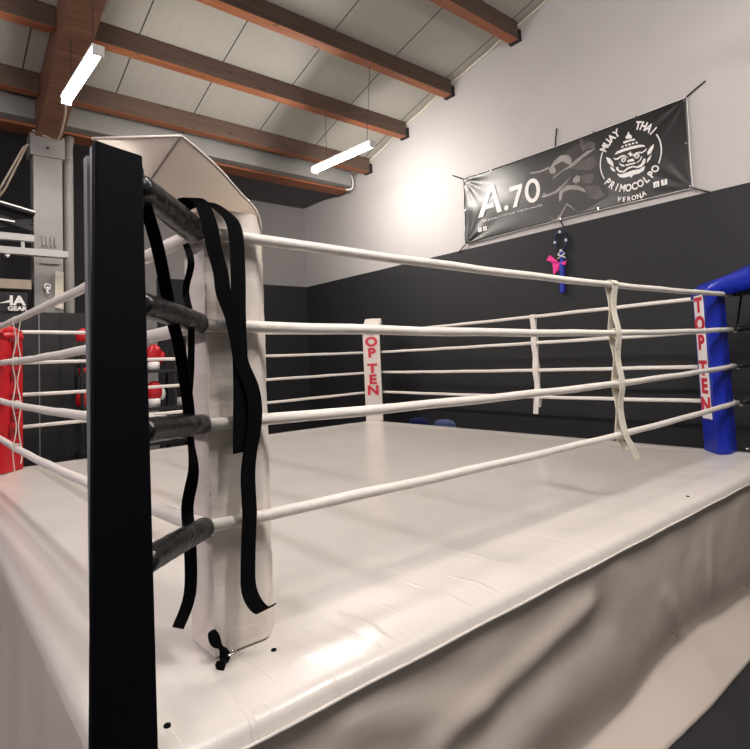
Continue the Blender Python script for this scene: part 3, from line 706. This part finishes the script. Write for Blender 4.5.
for i, p in enumerate(q):
    w = .020 if i < k1 * .55 else .020 + .016 * min(1, (i - k1 * .55) / 6)
    tdir = (q[min(k1 - 1, i + 1)] - q[max(0, i - 1)]).normalized(); wd = tdir.cross(Vector((.4, .92, 0))).normalized() * w / 2; n = tdir.cross(wd).normalized() * .0015
    vs += [p - wd - n, p + wd - n, p + wd + n, p - wd + n]
fs = [(3, 2, 1, 0), tuple(range(4 * k1 - 4, 4 * k1))]
for i in range(k1 - 1):
    for j in range(4): fs.append((4 * i + j, 4 * i + (j + 1) % 4, 4 * i + 4 + (j + 1) % 4, 4 * i + 4 + j))
tag(o.add(vs, fs).build('velcro_strap', M['black']), 'narrow wavy black strap down the left edge of the near cream pad', 'strap', 'black straps of the near corner pad')
# ruffled white flange beside it
PE = [(.712, 1.690, 1.045), (.722, 1.684, 1.015), (.738, 1.68, .99), (.745, 1.672, .968), (.735, 1.655, .962), (.715, 1.64, .961)]
tE = empty('tie_strap', (.73, 1.66, FZ))
q = catmull(PE, 4)
MB().tube(q, [.006 + .012 * abs(math.sin(i * .35 + .5)) for i in range(len(q))], 8).build('strap', M['black'], tE, smooth=True)
MB().tube([(.76 + .018 * math.cos(a), 1.668 + .012 * math.sin(a), .972) for a in [i * .628 for i in range(10)]], .004, 6, closed=True).build('ring', M['chrome'], tE, smooth=True)
tag(tE, 'short twisted black strap at the foot of the near cream pad', 'strap')
# blue corner strap
strap('velcro_strap', [(5.47, 1.60, 2.36), (5.45, 1.625, 2.2), (5.42, 1.65, 2.03)], (.7, .7, 0), .03, 'thin dark strap slanting down beside the top of the blue pad', group='straps of the blue pad')
tag(MB().tube(catmull([(5.42, 1.66, .975), (5.46, 1.62, .972), (5.50, 1.60, .972), (5.54, 1.56, .975)], 6), .010, 6).build('chain', M['chrome'], smooth=True), 'short metal chain on the canvas beside the blue pad foot', 'chain')

# ------------------------------------------------------------------ rope spacer ties
tt = empty('rope_spacer', (3.3, 1.67, 1.17))
def sp(x, y, zs, wid, wd, nrm, parent, tail, m='tie', tw=.0, th=.004):
    # two straps, one each side of the ropes, knotted at every rope
    nrm = Vector(nrm)
    for s in (-1, 1):
        P = []
        for i, z in enumerate(zs):
            P.append(Vector((x, y, z)) + nrm * s * .026)
            if i < len(zs) - 1: P.append(Vector((x, y, (z + zs[i + 1]) / 2)) + nrm * s * .006 + Vector(wd) * tw * (1 if i % 2 else -1))
        P.append(Vector((x, y, zs[-1])) + nrm * s * .026 + Vector(tail) * .45)
        P.append(Vector((x, y, zs[-1])) + nrm * s * .018 + Vector(tail) * (1 if s < 0 else .62))
        MB().ribbon([(p, wd) for p in catmull(P, 5)], wid, th).build('strap', M[m], parent)
    MB().ribbon([(Vector((x, y, zs[0])) + nrm * .03 * math.cos(a) + Vector((0, 0, .026 * math.sin(a))), wd) for a in [math.pi * k / 8 for k in range(9)]], wid, th).build('loop', M[m], parent)
    for z in zs[1:]:
        MB().tube([Vector((x, y, z)) + nrm * .027 * math.cos(a) + Vector((0, 0, .026 * math.sin(a))) for a in [2 * math.pi * k / 12 for k in range(12)]], .006, 6, closed=True).build('knot', M[m], parent, smooth=True)
sp(3.32, 1.672, [2.257, 1.957, 1.647, 1.34], .066, (1, 0, 0), (0, 1, 0), tt, (.11, -.02, -.165), tw=.005)
tag(tt, 'cream webbing tie joining the near right ropes with its loose end hanging', 'rope tie', 'rope spacer ties')
tt = empty('rope_spacer', (5.44, 3.68, 1.16))
sp(5.44, 3.68, [2.272, 1.975, 1.665, 1.365], .064, (0, 1, 0), (1, 0, 0), tt, (.0, .03, -.19), m='rope')
tag(tt, 'broad white tie joining the far right ropes', 'rope tie', 'rope spacer ties')
tt = empty('rope_spacer', (.62, 4.9, 1.1))
sp(.617, 4.95, [2.275, 1.965, 1.64, 1.32], .018, (0, 1, 0), (1, 0, 0), tt, (.0, -.04, -.19), tw=.02, th=.006)
tag(tt, 'thin yellowish cord tie joining the near left ropes beside the red pad', 'rope tie', 'rope spacer ties')

# ------------------------------------------------------------------ banner
YB, ZB = 5.17, 3.46; XB = 6.262
ban = empty('wall_banner', (XB, 3.7, ZB))
def bl(u, v, d=0): return (XB - d, YB - u, ZB + v)
LT, LB, RB, RT = (-.129, 1.015), (-.139, .037), (2.959, .045), (2.97, 1.017)
rows = []
def bsurf(s, t):
    u = (LB[0] * (1 - s) + RB[0] * s) * (1 - t) + (LT[0] * (1 - s) + RT[0] * s) * t
    v = (LB[1] * (1 - s) + RB[1] * s) * (1 - t) + (LT[1] * (1 - s) + RT[1] * s) * t
    v += .018 * math.sin(math.pi * s) * (-1 if t > .5 else 1) * abs(2 * t - 1)
    d = 0
    for cu, cv, k in ((-.13, 1.0, 1), (-.14, .03, 1), (2.96, .04, .5), (2.97, 1.02, .5)):
        r = math.hypot(u - cu, v - cv); a = math.atan2(v - cv, u - cu)
        d += k * .020 * math.sin(a * 13) * math.exp(-r / .22) * min(1, r / .05)
    d += .004 * math.sin(v * 14 + u * 1.1) * math.exp(-u * 1.2) 
    return u, v, d
for j in range(41):
    rows.append([bl(*bsurf(i / 120, j / 40)[:2], bsurf(i / 120, j / 40)[2]) for i in range(121)])
MB().grid(rows).build('sheet', M['banner'], ban, smooth=True, solid=.002)
hem = [bl(*bsurf(i / 60, 0)[:2], .004) for i in range(61)] + [bl(*bsurf(1, i / 20)[:2], .004) for i in range(1, 21)] + [bl(*bsurf(1 - i / 60, 1)[:2], .004) for i in range(1, 61)] + [bl(*bsurf(0, 1 - i / 20)[:2], .004) for i in range(1, 20)]
MB().tube(hem, .004, 5, closed=True).build('hem', M['bwhite'], ban)
def poly(mb, pts, d=.010, th=.0015):
    n = len(pts)
    vs = [bl(u, v, d) for u, v in pts] + [bl(u, v, d + th) for u, v in pts]
    # triangulated by ear clipping through mathutils
    from mathutils.geometry import tessellate_polygon
    tr = tessellate_polygon([[Vector((u, v, 0)) for u, v in pts]])
    fs = [tuple(t) for t in tr] + [tuple(n + i for i in reversed(t)) for t in tr] + [(i, (i + 1) % n, n + (i + 1) % n, n + i) for i in range(n)]
    mb.add(vs, fs)
def ringp(cu, cv, r, w, a0=0, a1=2 * math.pi, n=24, ell=1):
    o = [(cu + (r + w / 2) * ell * math.cos(a0 + (a1 - a0) * i / n), cv + (r + w / 2) * math.sin(a0 + (a1 - a0) * i / n)) for i in range(n + 1)]
    i_ = [(cu + (r - w / 2) * ell * math.cos(a0 + (a1 - a0) * i / n), cv + (r - w / 2) * math.sin(a0 + (a1 - a0) * i / n)) for i in range(n, -1, -1)]
    return o + i_
E_ = dict(
finial=[(2.342, 0.867), (2.354, 0.83), (2.38, 0.799), (2.373, 0.775), (2.342, 0.78), (2.305, 0.796), (2.306, 0.814), (2.329, 0.833)],
tier1=[(2.276, 0.77), (2.319, 0.769), (2.404, 0.762), (2.413, 0.739), (2.35, 0.748), (2.28, 0.743)],
tier2=[(2.248, 0.718), (2.273, 0.727), (2.277, 0.704), (2.25, 0.705)],
tier2b=[(2.292, 0.726), (2.316, 0.727), (2.32, 0.706), (2.295, 0.705)],
tier2c=[(2.332, 0.723), (2.359, 0.722), (2.361, 0.703), (2.334, 0.703)],
tier2d=[(2.373, 0.721), (2.396, 0.722), (2.398, 0.702), (2.375, 0.703)],
tier2e=[(2.412, 0.718), (2.433, 0.717), (2.44, 0.696), (2.416, 0.698)],
brim=[(2.166, 0.651), (2.193, 0.679), (2.259, 0.687), (2.356, 0.685), (2.451, 0.675), (2.501, 0.656), (2.518, 0.632), (2.459, 0.644), (2.365, 0.653), (2.268, 0.655), (2.202, 0.651)],
browL=[(2.144, 0.625), (2.171, 0.606), (2.198, 0.603), (2.238, 0.618), (2.276, 0.616), (2.316, 0.576), (2.321, 0.564), (2.275, 0.598), (2.242, 0.598), (2.202, 0.582), (2.164, 0.589)],
browR=[(2.37, 0.576), (2.403, 0.598), (2.445, 0.598), (2.475, 0.585), (2.507, 0.596), (2.534, 0.612), (2.516, 0.582), (2.474, 0.569), (2.439, 0.583), (2.407, 0.578), (2.377, 0.563)],
browC=[(2.336, 0.625), (2.352, 0.628), (2.359, 0.601), (2.374, 0.602), (2.365, 0.578), (2.343, 0.574), (2.327, 0.604), (2.308, 0.61), (2.33, 0.616)],
nose=[(2.303, 0.532), (2.319, 0.543), (2.368, 0.544), (2.387, 0.524), (2.381, 0.508), (2.344, 0.516), (2.312, 0.515)],
cheekL=[(2.211, 0.549), (2.231, 0.521), (2.273, 0.497), (2.269, 0.48), (2.24, 0.491), (2.217, 0.518)],
cheekR=[(2.462, 0.536), (2.477, 0.537), (2.459, 0.5), (2.415, 0.473), (2.411, 0.488), (2.444, 0.504)],
teeth=[(2.284, 0.5), (2.396, 0.492), (2.4, 0.477), (2.288, 0.481)],
earL=[(2.062, 0.659), (2.11, 0.625), (2.14, 0.571), (2.147, 0.508), (2.121, 0.533), (2.079, 0.584)],
earL2=[(2.098, 0.534), (2.136, 0.506), (2.156, 0.478), (2.16, 0.449), (2.122, 0.477)],
earR=[(2.609, 0.631), (2.603, 0.591), (2.569, 0.539), (2.533, 0.529), (2.534, 0.566), (2.569, 0.608)],
earR2=[(2.578, 0.524), (2.555, 0.475), (2.519, 0.444), (2.528, 0.484), (2.552, 0.508)],
jaw=[(2.169, 0.501), (2.196, 0.499), (2.205, 0.458), (2.252, 0.433), (2.308, 0.46), (2.362, 0.46), (2.413, 0.439), (2.456, 0.453), (2.485, 0.502), (2.51, 0.5), (2.502, 0.454), (2.464, 0.418), (2.412, 0.42), (2.361, 0.444), (2.307, 0.438), (2.262, 0.414), (2.208, 0.429), (2.178, 0.466)],
chin=[(2.175, 0.428), (2.217, 0.405), (2.272, 0.403), (2.358, 0.41), (2.431, 0.401), (2.5, 0.418), (2.481, 0.371), (2.428, 0.354), (2.365, 0.357), (2.337, 0.33), (2.322, 0.353), (2.257, 0.353), (2.204, 0.376)])
mb = MB()
for p in E_.values(): poly(mb, p)
for c in ((2.265, .562), (2.419, .557)): poly(mb, ringp(*c, .022, .013)); poly(mb, ringp(*c, .004, .008, n=8))
cu, cv = 2.335, .565
poly(mb, ringp(cu, cv, .348, .013, math.radians(153), math.radians(207)))
poly(mb, ringp(cu, cv, .348, .013, math.radians(-28), math.radians(28)))
mb.build('emblem', M['bwhite'], ban)
RI, UP = (0, -1, 0), (0, 0, 1)
def arc(s, r, a0, a1, size, top=True, sx=.8, bold=.004):
    n = len(s)
    for i, c in enumerate(s):
        if c == ' ': continue
        a = math.radians(a0 + (a1 - a0) * i / max(1, n - 1))
        p = (cu + r * math.cos(a), cv + r * math.sin(a)); rot = a - math.pi / 2 if top else a + math.pi / 2
        text('lettering', c, size, M['bwhite'], ban, bl(p[0], p[1], .011), RI, UP, bold=bold, sx=sx, rot=rot)
arc('MUAY', .345, 145, 112, .125)
arc('THAI', .345, 70, 37, .125)
arc('PRIMOCOLPO', .345, 217, 322, .115, top=False)
arc('VERONA', .47, 251, 286, .075, top=False, sx=.9, bold=.002)
for u0, v0, c, s_ in ((2.572, .15, 'o', .06), (2.655, .15, 'f', .07), (.115, .165, 'f', .07), (.205, .165, 'o', .06)):
    mb = MB(); poly(mb, [(u0, v0), (u0 + .062, v0), (u0 + .062, v0 + .062), (u0, v0 + .062)]); bg = mb.build('badge', M['bwhite'], ban)
    text('lettering', c, s_, M['banner'], bg, bl(u0 + .031, v0 + .031, .0135), RI, UP, extrude=.0006)
# A.70
mb = MB()
poly(mb, [(.125, .37), (.215, .37), (.385, .70), (.465, .37), (.545, .37), (.435, .775), (.345, .785)])
poly(mb, [(.255, .465), (.285, .525), (.40, .525), (.42, .465)], d=.0102)
poly(mb, [(.62 + .036 * math.cos(k * .45), .40 + .036 * math.sin(k * .45)) for k in range(14)])
poly(mb, [(.69, .665), (.895, .665), (.895, .62), (.79, .375), (.725, .375), (.825, .605), (.69, .605)])
n = 28; ro = [(1.045 + .115 * math.cos(2 * math.pi * i / n), .527 + .160 * math.sin(2 * math.pi * i / n)) for i in range(n + 1)]
ri = [(1.045 + .062 * math.cos(2 * math.pi * i / n), .527 + .107 * math.sin(2 * math.pi * i / n)) for i in range(n, -1, -1)]
poly(mb, ro + ri)
poly(mb, ringp(1.215, .42, .022, .005, n=14))
mb.build('lettering', M['bwhite'], ban)
text('lettering', 'Viale del Lavoro, 9, 37135 Verona  info@a70.it  www.a70.it', .036, M['bwhite'], ban, bl(.69, .305, .011), RI, UP, sx=1.12)
F_ = dict(
helmet=[(1.309, 0.735), (1.383, 0.816), (1.477, 0.859), (1.587, 0.835), (1.629, 0.761), (1.61, 0.696), (1.494, 0.782), (1.379, 0.755), (1.408, 0.675), (1.372, 0.654), (1.316, 0.681)],
armtop=[(1.61, 0.706), (1.711, 0.755), (1.84, 0.803), (1.942, 0.8), (1.773, 0.736), (1.641, 0.677), (1.485, 0.652), (1.345, 0.589), (1.37, 0.624), (1.532, 0.679)],
glove1=[(1.63, 0.519), (1.675, 0.55), (1.726, 0.527), (1.716, 0.465), (1.657, 0.451), (1.623, 0.485)],
head2=[(1.435, 0.42), (1.538, 0.464), (1.667, 0.432), (1.757, 0.364), (1.784, 0.308), (1.683, 0.368), (1.578, 0.402), (1.478, 0.388), (1.449, 0.304), (1.425, 0.279), (1.42, 0.33)],
shoulder=[(1.024, 0.777), (1.168, 0.755), (1.311, 0.766), (1.321, 0.742), (1.179, 0.731), (1.022, 0.756)],
line2=[(1.144, 0.413), (1.263, 0.424), (1.38, 0.435), (1.508, 0.502), (1.611, 0.564), (1.517, 0.48), (1.389, 0.402), (1.261, 0.393)],
tri=[(1.342, 0.063), (1.426, 0.126), (1.523, 0.245), (1.664, 0.091), (1.521, 0.221), (1.435, 0.104), (1.352, 0.041), (1.245, 0.158)])
G_ = dict(
fist=[(1.748, 0.983), (1.79, 0.979), (1.805, 0.894), (1.888, 0.906), (1.946, 0.857), (1.922, 0.797), (1.843, 0.842), (1.778, 0.81), (1.751, 0.882)],
glove2=[(1.732, 0.52), (1.79, 0.533), (1.891, 0.513), (1.902, 0.461), (1.863, 0.404), (1.772, 0.423), (1.743, 0.467)],
shirt=[(1.575, 0.676), (1.771, 0.716), (1.915, 0.711), (1.948, 0.603), (1.864, 0.56), (1.7, 0.609)],
chest=[(1.769, 0.39), (1.931, 0.356), (2.02, 0.217), (1.919, 0.185), (1.801, 0.244)])
mb = MB()
for p in F_.values(): poly(mb, p, d=.0085, th=.001)
mb.build('picture', M['bgrey'], ban)
mb = MB()
for p in G_.values(): poly(mb, p, d=.0075, th=.0008)
mb.build('picture', M['bgrey2'], ban)
mb = MB(); poly(mb, [(1.0, .70), (1.25, .80), (1.6, .90), (1.85, .95), (2.0, .72), (1.97, .5), (2.05, .2), (1.7, .09), (1.3, .10), (1.1, .30)], d=.0062, th=.0008)
mb.build('picture', M['bgrey3'], ban)
for u, v in [(1.931, 1.0), (2.439, 1.0), (2.945, .99), (2.931, .531), (2.941, .07), (2.434, .078), (1.925, .08), (-.11, .542), (.402, .072), (.915, .07), (1.42, .07), (1.42, .985), (.9, .985), (.4, .985)]:
    m_ = MB(); m_.tube([bl(u, v, .008), bl(u, v, .013)], .012, 10); m_.build('grommet', M['chrome'], ban)
for a, b_ in [(LT, (-.349, 1.139)), (LB, (-.31, -.043)), (RT, (3.146, 1.126)), (RB, (3.119, -.04)), ((1.416, .99), (1.427, 1.233)), ((1.42, .06), (1.435, -.03))]:
    MB().tube([bl(*a, .01), bl((a[0] + b_[0]) / 2, (a[1] + b_[1]) / 2, -.005), bl(*b_, -.03)], .009, 6).build('elastic_cord', M['cordgrey'], ban, smooth=True)
tag(ban, 'black banner with round white mask emblem and A.70 lettering on the upper wall', 'banner')

# beaded loop with ribbon hanging on the black wall
tk = empty('beaded_hoop', (WX - .03, 3.76, 3.1))
XK = WX - .035
loop = [(XK, 3.768 + .078 * math.cos(a), 3.245 + .118 * math.sin(a)) for a in [2 * math.pi * i / 24 for i in range(24)]]
MB().tube(loop, .017, 7, closed=True).build('hoop', M['navycord'], tk, smooth=True)
for i in range(0, 24, 3):
    MB().sphere((XK - .012, loop[i][1], loop[i][2]), .019, 8, 6).build('bead', M['bwhite'] if i % 2 == 0 else M['dark'], tk, smooth=True)
for s in (-1, 1):
    MB().tube([(XK, 3.768, 3.125), (XK - .01, 3.768 + s * .05, 3.085), (XK - .012, 3.768 - s * .055, 3.03)], .009, 6).build('cord_end', M['bwhite'], tk, smooth=True)
MB().tube(catmull([(XK, 3.768, 3.12), (XK, 3.77, 2.98), (XK, 3.785, 2.70), (XK, 3.79, 2.60)], 4), [.018] * 4 + [.035] * 9, 8).build('tassel', M['bluecord'], tk, smooth=True)
for pts_ in ([(3.78, 2.97), (3.93, 3.10), (3.97, 3.04), (3.90, 2.99)], [(3.78, 2.97), (3.90, 2.99), (3.88, 2.84), (3.80, 2.90)], [(3.78, 2.97), (3.70, 2.99), (3.71, 2.93)]):
    n_ = len(pts_)
    MB().add([(XK - .03 + .02 * (k % 2), y, z) for k, (y, z) in enumerate(pts_)] + [(XK - .034 + .02 * (k % 2), y, z) for k, (y, z) in enumerate(pts_)],
             [tuple(range(n_)), tuple(range(2 * n_ - 1, n_ - 1, -1))] + [(i, (i + 1) % n_, n_ + (i + 1) % n_, n_ + i) for i in range(n_)]).build('ribbon', M['pink'], tk)
MB().tube([(XK, 3.768, 3.37), (WX, 3.768, 3.38)], .005, 6).build('nail', M['chrome'], tk)
tag(tk, 'beaded blue hoop with pink ribbon hanging on the black wall under the banner', 'hoop')

# ------------------------------------------------------------------ chairs behind the ring
def chair(x, y, m, label, top=.985):
    t = empty('plastic_chair', (x, y, 0))
    rows = []
    for k in range(9):
        z = .52 + (top - .52) * k / 8; hw = .20 * (1 if k < 7 else (.97 if k == 7 else .85))
        rows.append([(x - .19 + .03 * (1 - abs(s)) - .03 * k / 8, y + hw * s, z - (.02 * s * s if k == 8 else 0)) for s in [j / 6 - 1 for j in range(13)]])
    MB().grid(rows).build('backrest', m, t, smooth=True, solid=.02)
    rows = [[(x - .17 + .38 * k / 6, y + .20 * s, .46 + .01 * s * s - .008 * math.sin(k)) for s in [j / 4 - 1 for j in range(9)]] for k in range(7)]
    MB().grid(rows).build('seat', m, t, smooth=True, solid=.02)
    for sx_ in (-.16, .18):
        for sy in (-.18, .18): MB().tube([(x + sx_ * 1.08, y + sy * 1.05, 0), (x + sx_, y + sy, .455)], .011, 8).build('leg', M['steel'], t, smooth=True)
    for sy in (-.15, .15): MB().tube([(x - .17, y + sy, .45), (x - .18, y + sy, .56)], .011, 8).build('back_support', M['steel'], t)
    return tag(t, label, 'chair', 'plastic chairs by the right wall')
chair(5.98, 5.44, M['chairblue'], 'pale blue plastic chair whose rounded back shows over the far canvas edge')
chair(5.98, 5.95, M['chairdark'], 'dark navy plastic chair left of the pale blue chair')

# ------------------------------------------------------------------ light, camera
w = bpy.data.worlds.new('World'); SC.world = w; w.use_nodes = True
w.node_tree.nodes['Background'].inputs[0].default_value = (1, .94, .88, 1); w.node_tree.nodes['Background'].inputs[1].default_value = .15

cam = bpy.data.cameras.new('camera'); co = bpy.data.objects.new('camera', cam); C.objects.link(co); SC.camera = co
f = 556.0
X = Vector((665, 4, f)).normalized(); Y = Vector((-465, 53, f)); Y = (Y - X * Y.dot(X)).normalized(); Z = X.cross(Y)
# columns: image right, image up, backwards, expressed in the room's axes
right = Vector((X[0], Y[0], Z[0])); down = Vector((X[1], Y[1], Z[1])); fwd = Vector((X[2], Y[2], Z[2]))
mw = Matrix((right, -down, -fwd)).transposed().to_4x4(); mw.translation = (0, 0, 1.85)
co.matrix_world = mw
cam.sensor_fit = 'HORIZONTAL'; cam.sensor_width = 36; cam.lens = f / 750 * 36; cam.shift_y = -46.5 / 750; cam.clip_start = .05
SC.view_settings.view_transform = 'Standard'; SC.view_settings.look = 'None'; SC.view_settings.gamma = 1
SC.view_settings.use_curve_mapping = False
SC.view_settings.exposure = 0.52
